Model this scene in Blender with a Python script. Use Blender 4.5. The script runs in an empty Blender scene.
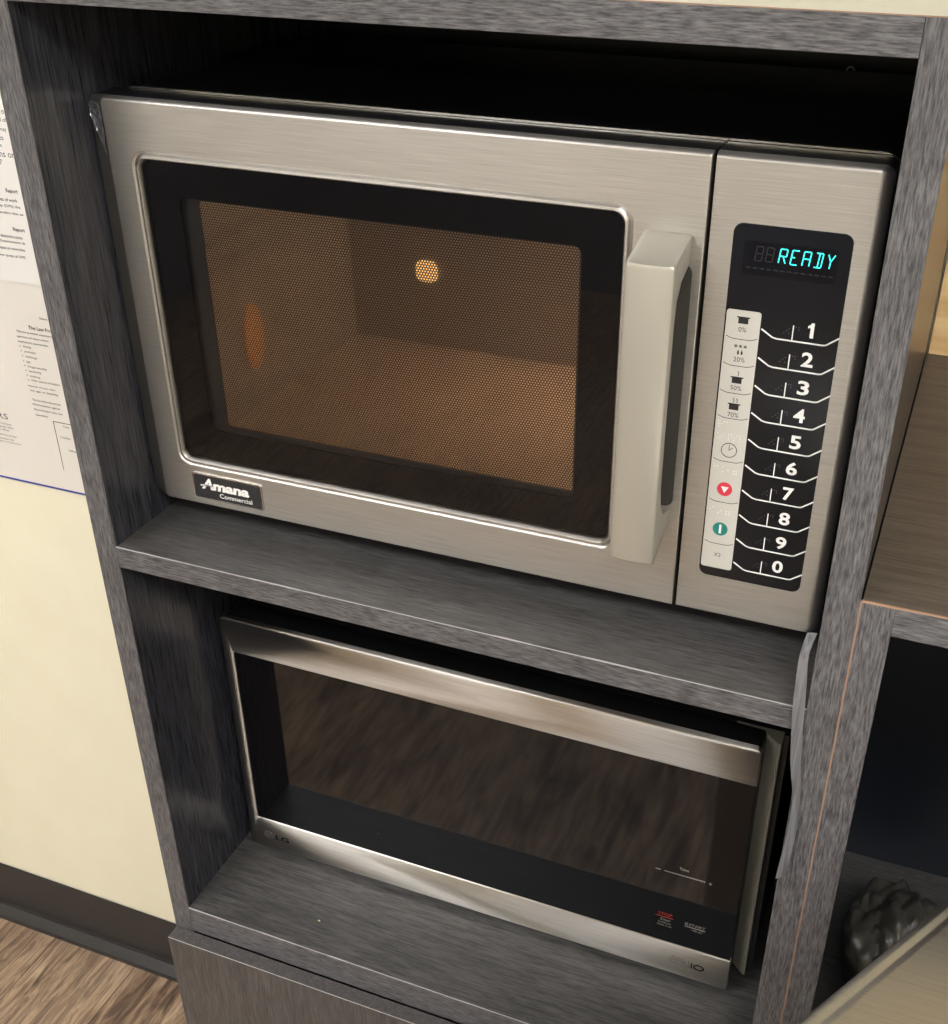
import bpy, bmesh, math, random
from mathutils import Vector, Matrix, noise as mnoise
random.seed(4)
S = bpy.context.scene
C = S.collection
PI = math.pi

# ------------------------------------------------------------------ camera
cam_d = bpy.data.cameras.new('camera'); cam = bpy.data.objects.new('camera', cam_d); C.objects.link(cam)
right = Vector((0.92938, 0.36912, 0.00324)); up = Vector((-0.19748, 0.48977, 0.84919)); fwd = Vector((-0.31187, 0.78986, -0.52807))
m = Matrix((right, up, -fwd)).transposed().to_4x4(); m.translation = Vector((0.6421, -0.6708, 0.5191))
cam.matrix_world = m
cam_d.sensor_fit = 'HORIZONTAL'; cam_d.sensor_width = 36; cam_d.lens = 36 * 1188.33 / 948
cam_d.shift_x = (474 - 510.22) / 948; cam_d.shift_y = (559.35 - 512) / 948
cam_d.clip_start = 0.02
S.camera = cam

# ------------------------------------------------------------------ exposure, world, lights
S.view_settings.view_transform = 'Standard'; S.view_settings.look = 'None'
S.view_settings.gamma = 1; S.view_settings.use_curve_mapping = False
S.view_settings.exposure = 0.08
wd = bpy.data.worlds.new('world'); S.world = wd; wd.use_nodes = True
wd.node_tree.nodes['Background'].inputs[0].default_value = (0.9, 0.95, 1, 1)
wd.node_tree.nodes['Background'].inputs[1].default_value = 0.15
FLOOR = -1.285; CEIL = 1.37; WALL_Y = 0.462; CNT = 0.0954
PANELS = [(-0.75, -1.25, 3.2), (1.25, -1.25, 3.2), (-0.75, -3.0, 3.2), (1.25, -3.0, 3.2)]
PANEL_COL = (0.99, 0.995, 1.03)
PANEL_EMIT = 16.5


# ------------------------------------------------------------------ materials
def new_mat(name):
    mt = bpy.data.materials.new(name); mt.use_nodes = True
    nt = mt.node_tree; b = nt.nodes['Principled BSDF']
    return mt, nt, b


def lin(c):
    return tuple(((v / 255) / 12.92 if v / 255 <= 0.04045 else ((v / 255 + 0.055) / 1.055) ** 2.4) for v in c) + (1,)


def plain(name, rgb, rough=0.5, metal=0.0, spec=0.5, coat=0.0, emit=None, es=0):
    mt, nt, b = new_mat(name)
    b.inputs['Base Color'].default_value = lin(rgb); b.inputs['Roughness'].default_value = rough
    b.inputs['Metallic'].default_value = metal; b.inputs['Specular IOR Level'].default_value = spec
    b.inputs['Coat Weight'].default_value = coat; b.inputs['Coat Roughness'].default_value = 0.05
    if emit:
        b.inputs['Emission Color'].default_value = lin(emit); b.inputs['Emission Strength'].default_value = es
    # faint procedural mottling
    n = nt.nodes.new('ShaderNodeTexNoise'); n.inputs['Scale'].default_value = 60
    tc = nt.nodes.new('ShaderNodeTexCoord'); nt.links.new(tc.outputs['Object'], n.inputs['Vector'])
    mr = nt.nodes.new('ShaderNodeMapRange'); mr.inputs['To Min'].default_value = max(rough - 0.04, 0.0); mr.inputs['To Max'].default_value = rough + 0.04
    nt.links.new(n.outputs['Fac'], mr.inputs['Value'])
    if rough > 0.12:
        nt.links.new(mr.outputs['Result'], b.inputs['Roughness'])
    return mt


def stretch_noise(nt, scl, detail=3, rough=0.6, seed=0.0):
    tc = nt.nodes.new('ShaderNodeTexCoord'); mp = nt.nodes.new('ShaderNodeMapping')
    mp.inputs['Scale'].default_value = scl; mp.inputs['Location'].default_value = (seed, seed * 1.7, seed * 0.6)
    n = nt.nodes.new('ShaderNodeTexNoise'); n.inputs['Scale'].default_value = 1
    n.inputs['Detail'].default_value = detail; n.inputs['Roughness'].default_value = rough
    nt.links.new(tc.outputs['Object'], mp.inputs['Vector']); nt.links.new(mp.outputs['Vector'], n.inputs['Vector'])
    return n


def ramp(nt, src, stops):
    r = nt.nodes.new('ShaderNodeValToRGB'); nt.links.new(src, r.inputs['Fac'])
    while len(r.color_ramp.elements) < len(stops): r.color_ramp.elements.new(0.5)
    for e, (p, c) in zip(r.color_ramp.elements, stops): e.position = p; e.color = c
    return r


def mixc(nt, a, b, fac, mode='MIX'):
    x = nt.nodes.new('ShaderNodeMix'); x.data_type = 'RGBA'; x.blend_type = mode
    for sock, v in ((x.inputs[6], a), (x.inputs[7], b), (x.inputs[0], fac)):
        if hasattr(v, 'is_output'): nt.links.new(v, sock)
        else: sock.default_value = v
    return x.outputs[2]


def laminate(name, axis, dark, light, rough=0.42, cross=760, along=75, bump=0.15, spec=0.5):
    """grey woodgrain laminate, grain along axis"""
    mt, nt, b = new_mat(name)
    s = [cross] * 3; s['XYZ'.index(axis)] = along
    n1 = stretch_noise(nt, s, 4, 0.65)
    s2 = [v * 0.28 for v in s]; s2['XYZ'.index(axis)] = along * 0.3
    n2 = stretch_noise(nt, s2, 2, 0.5, 3.1)
    r1 = ramp(nt, n1.outputs['Fac'], [(0.36, lin(dark)), (0.5, lin([int(0.35 * d + 0.65 * l) for d, l in zip(dark, light)])), (0.62, lin(light))])
    r2 = ramp(nt, n2.outputs['Fac'], [(0.35, (0.78, 0.78, 0.78, 1)), (0.7, (1.1, 1.1, 1.1, 1))])
    nt.links.new(mixc(nt, r1.outputs['Color'], r2.outputs['Color'], 1.0, 'MULTIPLY'), b.inputs['Base Color'])
    b.inputs['Roughness'].default_value = rough; b.inputs['Specular IOR Level'].default_value = spec
    bp = nt.nodes.new('ShaderNodeBump'); bp.inputs['Strength'].default_value = bump; bp.inputs['Distance'].default_value = 0.0004
    nt.links.new(n1.outputs['Fac'], bp.inputs['Height']); nt.links.new(bp.outputs['Normal'], b.inputs['Normal'])
    return mt


def steel(name, rgb, grain='X', rough=0.32, aniso=1.0, tangent=(0, 0.5, 0.86), var=0.06):
    mt, nt, b = new_mat(name)
    s = [2600] * 3; s['XYZ'.index(grain)] = 22
    n = stretch_noise(nt, s, 2, 0.5)
    lo = lin([max(0, c * (1 - var)) for c in rgb]); hi = lin([min(255, c * (1 + var)) for c in rgb])
    r = ramp(nt, n.outputs['Fac'], [(0.3, lo), (0.7, hi)])
    nt.links.new(r.outputs['Color'], b.inputs['Base Color'])
    b.inputs['Metallic'].default_value = 1
    mr = nt.nodes.new('ShaderNodeMapRange'); mr.inputs['To Min'].default_value = rough - 0.05; mr.inputs['To Max'].default_value = rough + 0.06
    nt.links.new(n.outputs['Fac'], mr.inputs['Value']); nt.links.new(mr.outputs['Result'], b.inputs['Roughness'])
    b.inputs['Anisotropic'].default_value = aniso
    cx = nt.nodes.new('ShaderNodeCombineXYZ')
    for i in range(3): cx.inputs[i].default_value = tangent[i]
    nt.links.new(cx.outputs[0], b.inputs['Tangent'])
    bp = nt.nodes.new('ShaderNodeBump'); bp.inputs['Strength'].default_value = 0.06; bp.inputs['Distance'].default_value = 0.0001
    nt.links.new(n.outputs['Fac'], bp.inputs['Height']); nt.links.new(bp.outputs['Normal'], b.inputs['Normal'])
    return mt


def glass_mat(name, tint, ior=1.5, rough=0.0):
    mt = bpy.data.materials.new(name); mt.use_nodes = True; nt = mt.node_tree
    nt.nodes.remove(nt.nodes['Principled BSDF'])
    out = nt.nodes['Material Output']
    t = nt.nodes.new('ShaderNodeBsdfTransparent'); t.inputs[0].default_value = tint
    g = nt.nodes.new('ShaderNodeBsdfGlossy'); g.inputs['Roughness'].default_value = rough
    f = nt.nodes.new('ShaderNodeFresnel'); f.inputs['IOR'].default_value = ior
    x = nt.nodes.new('ShaderNodeMixShader')
    nt.links.new(f.outputs[0], x.inputs[0]); nt.links.new(t.outputs[0], x.inputs[1]); nt.links.new(g.outputs[0], x.inputs[2])
    nt.links.new(x.outputs[0], out.inputs['Surface'])
    return mt


def perforated(name, pitch=0.00215, rad=0.00064):
    """dark enamelled sheet with a hexagonal pattern of real see-through holes"""
    mt = bpy.data.materials.new(name); mt.use_nodes = True; nt = mt.node_tree
    b = nt.nodes['Principled BSDF']; out = nt.nodes['Material Output']
    b.inputs['Base Color'].default_value = lin((92, 84, 78)); b.inputs['Roughness'].default_value = 0.35; b.inputs['Metallic'].default_value = 0.6
    tc = nt.nodes.new('ShaderNodeTexCoord'); sp = nt.nodes.new('ShaderNodeSeparateXYZ'); nt.links.new(tc.outputs['Object'], sp.inputs[0])

    def mth(op, a, bb=None):
        x = nt.nodes.new('ShaderNodeMath'); x.operation = op
        for i, v in enumerate((a, bb)):
            if v is None: continue
            if hasattr(v, 'is_output'): nt.links.new(v, x.inputs[i])
            else: x.inputs[i].default_value = v
        return x.outputs[0]
    vy = pitch * math.sqrt(3)

    def lattice(ox, oz):
        a = mth('SUBTRACT', mth('FRACT', mth('ADD', mth('DIVIDE', sp.outputs[0], pitch), ox + 100)), 0.5)
        c = mth('SUBTRACT', mth('FRACT', mth('ADD', mth('DIVIDE', sp.outputs[2], vy), oz + 100)), 0.5)
        a = mth('MULTIPLY', a, pitch); c = mth('MULTIPLY', c, vy)
        return mth('SQRT', mth('ADD', mth('MULTIPLY', a, a), mth('MULTIPLY', c, c)))
    d = mth('MINIMUM', lattice(0, 0), lattice(0.5, 0.5))
    hole = mth('LESS_THAN', d, rad)
    t = nt.nodes.new('ShaderNodeBsdfTransparent'); x = nt.nodes.new('ShaderNodeMixShader')
    nt.links.new(hole, x.inputs[0]); nt.links.new(b.outputs[0], x.inputs[1]); nt.links.new(t.outputs[0], x.inputs[2])
    nt.links.new(x.outputs[0], out.inputs['Surface'])
    return mt


DK, LT = (52, 52, 53), (112, 110, 110)
M = {}
M['lam_v'] = laminate('grey laminate vertical grain', 'Z', DK, LT)
M['lam_h'] = laminate('grey laminate horizontal grain', 'X', DK, LT)
M['lam_side_shaded'] = laminate('grey laminate side panel shaded', 'Z', (38, 39, 43), (66, 66, 71), rough=0.27, cross=560, along=24, bump=0.0)  # same laminate, with the shade of the bays put into a darker colour
M['lam_shelf'] = laminate('grey laminate shelf', 'X', (54, 52, 51), (88, 86, 84), rough=0.42, cross=700, along=45)
M['lam_top'] = laminate('grey laminate counter top', 'X', (62, 57, 53), (88, 82, 77), rough=0.35, cross=500, along=18)
M['lam_door'] = laminate('brown grey laminate door', 'Z', (60, 57, 55), (88, 84, 82), rough=0.45, cross=640, along=40)
M['black_back'] = plain('black back panel', (30, 33, 40), 0.35)
M['edge_wear'] = plain('worn pale edge', (172, 170, 166), 0.6)
M['raw_board'] = plain('raw particle board edge', (156, 124, 100), 0.8)
M['band'] = laminate('peeled edge banding', 'Z', (84, 84, 86), (120, 119, 120), rough=0.38, cross=300, along=10)
M['steel'] = steel('brushed stainless steel', (190, 186, 179), rough=0.42, aniso=0.6)
M['steel_lg'] = steel('brushed stainless steel of lower oven', (212, 207, 199), rough=0.33)
M['steel_big'] = steel('satin stainless steel top', (186, 184, 178), grain='X', rough=0.38, aniso=0.3, tangent=(1, 0, 0))
M['steel_lip'] = steel('polished steel lip', (215, 212, 205), rough=0.16, aniso=0.0)
M['satin'] = plain('satin silver plastic', (170, 165, 152), 0.34, metal=0.35)
M['black_gloss'] = plain('glossy black', (9, 9, 11), 0.04, spec=0.5)
M['border'] = plain('black window print', (26, 26, 30), 0.6, spec=0.1)
M['black_panel'] = plain('black overlay', (20, 21, 25), 0.16)
M['black_case'] = plain('black painted metal', (24, 24, 26), 0.3)
M['black_plastic'] = plain('black plastic', (18, 18, 19), 0.45)
M['glass'] = glass_mat('clear door glass', (0.80, 0.79, 0.78, 1))
M['mesh'] = perforated('perforated door screen')
M['cavity'] = plain('cavity wall', (176, 164, 150), 0.4)
M['ceramic'] = plain('ceramic cavity floor', (198, 178, 156), 0.3)
M['film'] = plain('crumpled clear film', (120, 120, 124), 0.12, metal=0.6)
M['lamp'] = plain('oven lamp glow', (255, 220, 170), 0.5, emit=(255, 222, 184), es=125)
M['glow'] = plain('bright glow patch', (255, 210, 150), 0.5, emit=(255, 205, 130), es=1.3)
M['glow_o'] = plain('orange glow patch', (200, 150, 100), 0.5, emit=(240, 160, 90), es=0.22)
M['white'] = plain('white print', (228, 226, 220), 0.5)
M['keystrip'] = plain('pale key strip', (192, 188, 178), 0.45)
M['ink'] = plain('dark ink', (26, 25, 25), 0.6)
M['ink_grey'] = plain('grey ink', (80, 76, 76), 0.7)
M['dim'] = plain('dim grey print', (120, 120, 122), 0.5)
M['pale'] = plain('soft grey print', (150, 146, 140), 0.5)
M['red'] = plain('red print', (206, 52, 72), 0.5)
M['darkred'] = plain('dark red print', (170, 52, 44), 0.5)
M['teal'] = plain('teal print', (26, 122, 112), 0.5)
M['badge'] = plain('charcoal badge', (40, 40, 42), 0.4)
M['cyan'] = plain('cyan display segments', (60, 230, 225), 0.5, emit=(50, 215, 208), es=1.0)
M['disp'] = plain('display window', (14, 14, 18), 0.1)
M['ghost'] = plain('unlit display segments', (34, 34, 40), 0.4)
M['grip'] = plain('olive grey grip', (128, 124, 112), 0.4)
M['paper'] = plain('white paper', (236, 234, 230), 0.6)
M['poster'] = plain('laminated poster', (232, 227, 219), 0.35)
M['blue'] = plain('blue poster edge', (50, 70, 160), 0.4)
M['rubber'] = plain('dark cove base', (50, 49, 50), 0.34)
M['ceil'] = plain('ceiling tile', (232, 230, 224), 0.9)
M['panel'] = plain('ceiling light diffuser', (255, 255, 255), 0.5)
M['bag'] = plain('crumpled grey plastic', (74, 71, 64), 0.35)
M['beige'] = plain('pale beige', (186, 176, 152), 0.5)


def wall_material():
    mt, nt, b = new_mat('cream painted wall')
    n = stretch_noise(nt, (9, 9, 9), 3)
    r = ramp(nt, n.outputs['Fac'], [(0.3, lin((240, 234, 208))), (0.7, lin((244, 239, 214)))])
    nt.links.new(r.outputs['Color'], b.inputs['Base Color']); b.inputs['Roughness'].default_value = 0.6
    n2 = stretch_noise(nt, (260, 260, 260), 2)
    bp = nt.nodes.new('ShaderNodeBump'); bp.inputs['Strength'].default_value = 0.08; bp.inputs['Distance'].default_value = 0.001
    nt.links.new(n2.outputs['Fac'], bp.inputs['Height']); nt.links.new(bp.outputs['Normal'], b.inputs['Normal'])
    return mt


def floor_material():
    mt, nt, b = new_mat('brown vinyl plank floor')
    tc = nt.nodes.new('ShaderNodeTexCoord')
    mp = nt.nodes.new('ShaderNodeMapping'); mp.inputs['Rotation'].default_value = (0, 0, PI / 2)
    nt.links.new(tc.outputs['Object'], mp.inputs['Vector'])
    br = nt.nodes.new('ShaderNodeTexBrick'); br.inputs['Scale'].default_value = 1
    br.inputs['Brick Width'].default_value = 1.22; br.inputs['Row Height'].default_value = 0.18; br.inputs['Mortar Size'].default_value = 0.0012
    br.inputs['Color1'].default_value = (0.0, 0, 0, 1); br.inputs['Color2'].default_value = (1, 1, 1, 1); br.inputs['Mortar'].default_value = (0.3, 0.3, 0.3, 1)
    nt.links.new(mp.outputs['Vector'], br.inputs['Vector'])
    wn = stretch_noise(nt, (3, 1.2, 3), 3)
    n1 = stretch_noise(nt, (60, 6, 60), 8, 0.72)
    nt.links.new(mixc(nt, wn.outputs['Color'], n1.outputs['Color'], 0.5), n1.inputs['Scale']) if False else None
    n1.inputs['Distortion'].default_value = 1.3
    n2 = stretch_noise(nt, (7, 2.4, 7), 4, 0.7, 5.2)
    n2.inputs['Distortion'].default_value = 1.8
    n3 = stretch_noise(nt, (220, 9, 220), 3, 0.6, 1.2)
    base = ramp(nt, n1.outputs['Fac'], [(0.3, lin((88, 76, 68))), (0.45, lin((136, 116, 98))), (0.56, lin((178, 154, 130))), (0.72, lin((204, 182, 156)))])
    knots = ramp(nt, n2.outputs['Fac'], [(0.34, (0.34, 0.3, 0.3, 1)), (0.46, (0.9, 0.88, 0.86, 1)), (0.6, (1, 1, 1, 1))])
    fine = ramp(nt, n3.outputs['Fac'], [(0.35, (0.82, 0.8, 0.78, 1)), (0.6, (1.05, 1.05, 1.05, 1))])
    plank = ramp(nt, br.outputs['Color'], [(0, (0.82, 0.8, 0.8, 1)), (1, (1.08, 1.06, 1.04, 1))])
    mort = ramp(nt, br.outputs['Fac'], [(0, (1, 1, 1, 1)), (1, (0.42, 0.38, 0.36, 1))])
    c = mixc(nt, base.outputs['Color'], knots.outputs['Color'], 1.0, 'MULTIPLY')
    c = mixc(nt, c, fine.outputs['Color'], 1.0, 'MULTIPLY')
    c = mixc(nt, c, plank.outputs['Color'], 1.0, 'MULTIPLY')
    c = mixc(nt, c, mort.outputs['Color'], 1.0, 'MULTIPLY')
    nt.links.new(c, b.inputs['Base Color']); b.inputs['Roughness'].default_value = 0.42
    bp = nt.nodes.new('ShaderNodeBump'); bp.inputs['Strength'].default_value = 0.2; bp.inputs['Distance'].default_value = 0.0008
    nt.links.new(n3.outputs['Fac'], bp.inputs['Height']); nt.links.new(bp.outputs['Normal'], b.inputs['Normal'])
    return mt


def pine_material():
    mt, nt, b = new_mat('pine board')
    n1 = stretch_noise(nt, (3, 40, 60), 4, 0.55); n1.inputs['Distortion'].default_value = 0.6
    base = ramp(nt, n1.outputs['Fac'], [(0.35, lin((214, 172, 116))), (0.65, lin((236, 202, 148)))])
    v = nt.nodes.new('ShaderNodeTexVoronoi'); v.inputs['Scale'].default_value = 42
    tc = nt.nodes.new('ShaderNodeTexCoord'); nt.links.new(tc.outputs['Object'], v.inputs['Vector'])
    k = ramp(nt, v.outputs['Distance'], [(0.05, (0.4, 0.27, 0.16, 1)), (0.14, (1, 1, 1, 1))])
    nt.links.new(mixc(nt, base.outputs['Color'], k.outputs['Color'], 1.0, 'MULTIPLY'), b.inputs['Base Color'])
    b.inputs['Roughness'].default_value = 0.5
    return mt


M['wall'] = wall_material(); M['floor'] = floor_material(); M['pine'] = pine_material()
pn = M['panel'].node_tree.nodes['Principled BSDF']
pn.inputs['Emission Color'].default_value = PANEL_COL + (1,); pn.inputs['Emission Strength'].default_value = PANEL_EMIT


# ------------------------------------------------------------------ helpers
def thing(name, label, cat, loc=(0, 0, 0), group=None):
    o = bpy.data.objects.new(name, None); C.objects.link(o); o.location = loc; o.empty_display_size = 0.05
    o['label'] = label; o['category'] = cat
    if group: o['group'] = group
    return o


def world_loc(o):
    v = Vector(o.location)
    if o.parent and o.type == 'EMPTY': v += world_loc(o.parent)
    return v


def obj(name, bm, mat, parent=None, smooth=False, label=None, recalc=True):
    if recalc: bmesh.ops.recalc_face_normals(bm, faces=bm.faces)
    me = bpy.data.meshes.new(name); bm.to_mesh(me); bm.free()
    mats = mat if isinstance(mat, (list, tuple)) else [mat]
    for mm in mats: me.materials.append(mm)
    if smooth:
        me.polygons.foreach_set('use_smooth', [True] * len(me.polygons))
        me.set_sharp_from_angle(angle=math.radians(40))
    o = bpy.data.objects.new(name, me); C.objects.link(o)
    if parent:
        o.parent = parent
        if parent.type == 'EMPTY': o.matrix_parent_inverse = Matrix.Translation(-Vector(parent.location))
    if label: o['label'] = label
    return o


def struct(name, bm, mat, parent=None):
    o = obj(name, bm, mat, parent)
    if not parent: o['kind'] = 'structure'
    return o


def box(bm, x0, x1, y0, y1, z0, z1, bev=0.0, seg=2, midx=0):
    vs = [bm.verts.new((x, y, z)) for x in (x0, x1) for y in (y0, y1) for z in (z0, z1)]
    fs = []
    for q in ((0, 1, 3, 2), (4, 6, 7, 5), (0, 4, 5, 1), (2, 3, 7, 6), (0, 2, 6, 4), (1, 5, 7, 3)):
        f = bm.faces.new([vs[i] for i in q]); f.material_index = midx; fs.append(f)
    if bev > 0:
        es = list({e for f in fs for e in f.edges})
        bmesh.ops.bevel(bm, geom=es, offset=bev, segments=seg, profile=0.5, affect='EDGES')
    return vs


def bx(*a, **k):
    bm = bmesh.new(); box(bm, *a, **k); return bm


def rr(x0, z0, x1, z1, r, y, n=8):
    """rounded rectangle loop in the XZ plane at depth y"""
    R = [max(q, 1e-5) for q in (r if isinstance(r, (tuple, list)) else (r,) * 4)]; pts = []
    for r, cx, cz, a0 in ((R[0], x1 - R[0], z1 - R[0], 0), (R[1], x0 + R[1], z1 - R[1], 90), (R[2], x0 + R[2], z0 + R[2], 180), (R[3], x1 - R[3], z0 + R[3], 270)):
        for i in range(n + 1):
            a = math.radians(a0 + 90 * i / n); pts.append((cx + r * math.cos(a), y, cz + r * math.sin(a)))
    return pts


def loft(bm, loops, cap0=False, cap1=False, midx=0):
    L = [[bm.verts.new(p) for p in lp] for lp in loops]
    n = len(L[0])
    for a, b in zip(L, L[1:]):
        for i in range(n):
            j = (i + 1) % n
            f = bm.faces.new((a[i], a[j], b[j], b[i])); f.material_index = midx
    if cap0: bm.faces.new(L[0]).material_index = midx
    if cap1: bm.faces.new(list(reversed(L[-1]))).material_index = midx
    return L


def plate(x0, z0, x1, z1, r, yf, yb, bev=0.0):
    """rounded plate, front at yf (towards the viewer), back at yb"""
    bm = bmesh.new(); lp = [rr(x0, z0, x1, z1, r, yb)]
    if bev > 0:
        for k in range(5):
            a = math.radians(90 * k / 4); d = bev * (1 - math.cos(a)); e = bev * (1 - math.sin(a))
            lp.append(rr(x0 + d, z0 + d, x1 - d, z1 - d, max(r - d, 1e-4), yf + e))
        d = bev * 1.6; lp.append(rr(x0 + d, z0 + d, x1 - d, z1 - d, max(r - d, 1e-4), yf))
    else:
        lp.append(rr(x0, z0, x1, z1, r, yf))
    loft(bm, lp, True, True); return bm


def extrude_outline(pts, axis_fn, d0, d1):
    """closed 2-D outline extruded between d0 and d1; axis_fn maps (a,b,d) to xyz"""
    bm = bmesh.new()
    A = [bm.verts.new(axis_fn(a, b, d0)) for a, b in pts]; B = [bm.verts.new(axis_fn(a, b, d1)) for a, b in pts]
    n = len(pts)
    for i in range(n):
        j = (i + 1) % n; bm.faces.new((A[i], A[j], B[j], B[i]))
    bm.faces.new(A); bm.faces.new(list(reversed(B))); return bm


def disc(cx, cz, r, yf, yb, n=28):
    bm = bmesh.new()
    loft(bm, [[(cx + r * math.cos(2 * PI * i / n), y, cz + r * math.sin(2 * PI * i / n)) for i in range(n)] for y in (yb, yf)], True, True)
    return bm


def stroke(bm, pts, w, yf, yb):
    """polyline of given width in the XZ plane (prisms)"""
    for (ax, az), (bx_, bz) in zip(pts, pts[1:]):
        dx, dz = bx_ - ax, bz - az; l = math.hypot(dx, dz) or 1e-9
        ex, ez = dx / l * w * 0.3, dz / l * w * 0.3
        px, pz = -dz / l * w / 2, dx / l * w / 2
        q = [(ax - ex + px, az - ez + pz), (ax - ex - px, az - ez - pz), (bx_ + ex - px, bz + ez - pz), (bx_ + ex + px, bz + ez + pz)]
        F = [bm.verts.new((x, yf, z)) for x, z in q]; B = [bm.verts.new((x, yb, z)) for x, z in q]
        bm.faces.new(F); bm.faces.new(list(reversed(B)))
        for i in range(4):
            j = (i + 1) % 4; bm.faces.new((F[i], B[i], B[j], F[j]))


def text(body, x, z, y, mat, parent, name='lettering', w=None, h=None, bold=0.0, shear=0.0, center=False, label=None, thick=0.00012):
    """lettering on a plane facing -Y; (x, z) is its lower left (or lower centre); w/h are its extents"""
    cu = bpy.data.curves.new('t', 'FONT'); cu.body = body; cu.size = 1.0; cu.offset = bold; cu.shear = shear; cu.resolution_u = 3
    to = bpy.data.objects.new('t', cu); C.objects.link(to)
    bpy.context.view_layer.update()
    dg = bpy.context.evaluated_depsgraph_get(); me = bpy.data.meshes.new_from_object(to.evaluated_get(dg))
    bm = bmesh.new(); bm.from_mesh(me)
    bpy.data.objects.remove(to); bpy.data.curves.remove(cu); bpy.data.meshes.remove(me)
    bmesh.ops.remove_doubles(bm, verts=bm.verts, dist=1e-5)
    xs = [v.co.x for v in bm.verts]; ys = [v.co.y for v in bm.verts]
    bw, bh = max(xs) - min(xs), max(ys) - min(ys); mx, my = min(xs), min(ys)
    sy = h / bh if h else None; sx = w / bw if w else sy
    if sy is None: sy = sx
    ox = x - (bw * sx / 2 if center else 0)
    for v in bm.verts: v.co = Vector((ox + (v.co.x - mx) * sx, y, z + (v.co.y - my) * sy))
    for f in bm.faces:
        f.normal_update()
        if f.normal.y > 0: f.normal_flip()
    return obj(name, bm, mat, parent, label=label, recalc=False)


# ------------------------------------------------------------------ the room
XL, XR, YF = -2.6, 2.9, -4.2
struct('floor', bx(XL, XR, YF, WALL_Y, FLOOR - 0.05, FLOOR), M['floor'])
struct('ceiling', bx(XL, XR, YF, WALL_Y, CEIL, CEIL + 0.05), M['ceil'])
struct('wall_back', bx(XL, XR, WALL_Y, WALL_Y + 0.1, FLOOR, CEIL), M['wall'])
struct('wall_front', bx(XL, XR, YF - 0.1, YF, FLOOR, CEIL), M['wall'])
struct('wall_left', bx(XL - 0.1, XL, YF, WALL_Y, FLOOR, CEIL), M['wall'])
struct('wall_right', bx(XR, XR + 0.1, YF, WALL_Y, FLOOR, CEIL), M['wall'])
M['dimmer'] = plain('grey reflection dimmer', (112, 110, 112), 0.5)  # unseen grey panels added to dim the room reflections in the glass
struct('reflection_dimmer_1', bx(XL, XR, YF, YF + 0.02, FLOOR, -0.05), M['dimmer'])
struct('reflection_dimmer_2', bx(XL, XL + 0.02, YF + 0.02, -1.0, FLOOR, -0.05), M['dimmer'])
# dark vinyl cove base behind the cabinet
prof = [(WALL_Y, FLOOR), (WALL_Y, -1.150), (WALL_Y - 0.002, -1.147), (WALL_Y - 0.0035, -1.150), (WALL_Y - 0.0035, -1.258)]
prof += [(WALL_Y - 0.005, -1.2650), (WALL_Y - 0.012, -1.2700), (WALL_Y - 0.021, -1.2750), (WALL_Y - 0.022, -1.2780), (WALL_Y - 0.022, FLOOR)]
struct('baseboard_back', extrude_outline(prof, lambda a, b, d: (d, a, b), XL, 0.01), M['rubber'])

for i, (px, py, e) in enumerate(PANELS):
    t = thing('ceiling_light', ['ceiling light panel nearest the cabinet on the left', 'ceiling light panel nearest the cabinet on the right', 'ceiling light panel at the far left of the room', 'ceiling light panel at the far right of the room'][i], 'ceiling light', (px, py, CEIL - 0.02), 'ceiling lights')
    bm = bmesh.new(); w, d = 0.62, 0.32
    for a in ((-w, w, -d, -d + 0.02), (-w, w, d - 0.02, d), (-w, -w + 0.02, -d + 0.02, d - 0.02), (w - 0.02, w, -d + 0.02, d - 0.02)):
        box(bm, px + a[0], px + a[1], py + a[2], py + a[3], CEIL - 0.02, CEIL)
    obj('frame', bm, M['white'], t)
    obj('diffuser', bx(px - w + 0.02, px + w - 0.02, py - d + 0.02, py + d - 0.02, CEIL - 0.012, CEIL), M['panel'], t)

# ------------------------------------------------------------------ tall cabinet
T = 0.0212; X0, X1, XI0, XI1 = 0.0, 0.6186, T, 0.597
ZT, ZTB, ZSB, ZB, ZBB, ZD = 0.4373, 0.418, -0.0201, -0.4364, -0.4700, -0.4706
cab = thing('microwave_cabinet', 'tall grey woodgrain cabinet with two open bays, one microwave in each', 'cabinet', (0.309, 0.22, FLOOR))
lp = obj('side_panel', bx(X0, XI0, 0.0012, WALL_Y - 0.004, FLOOR, ZT, bev=0.0004, seg=1), M['lam_side_shaded'], cab)
obj('edge_band', bx(X0, XI0, 0, 0.0012, FLOOR, ZT, bev=0.0003, seg=1), M['lam_v'], lp)
rp = obj('side_panel', bx(XI1, X1, 0.0012, WALL_Y - 0.004, FLOOR, ZT, bev=0.0004, seg=1), M['lam_side_shaded'], cab)
obj('edge_band', bx(XI1, X1, 0, 0.0012, FLOOR, ZT, bev=0.0003, seg=1), M['lam_v'], rp)
M['top_face'] = plain('pale laminate upper face', (196, 194, 180), 0.4)
tp = obj('top_panel', bx(XI0, XI1, 0.0012, WALL_Y - 0.004, ZTB, ZT), M['lam_shelf'], cab)
obj('edge_band', bx(XI0, XI1, 0, 0.0012, ZTB, ZT, bev=0.0003, seg=1), M['lam_h'], tp)
ms = obj('shelf', bx(XI0, XI1, 0.0012, 0.444, ZSB, 0), M['lam_shelf'], cab)
obj('edge_band', bx(XI0, XI1, 0, 0.0012, ZSB, 0, bev=0.0003, seg=1), M['lam_h'], ms)
bs = obj('shelf', bx(XI0, XI1, 0.0012, 0.444, ZBB, ZB), M['lam_shelf'], cab)
obj('edge_band', bx(XI0, XI1, 0, 0.0012, ZBB, ZB, bev=0.0003, seg=1), M['lam_h'], bs)
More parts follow.
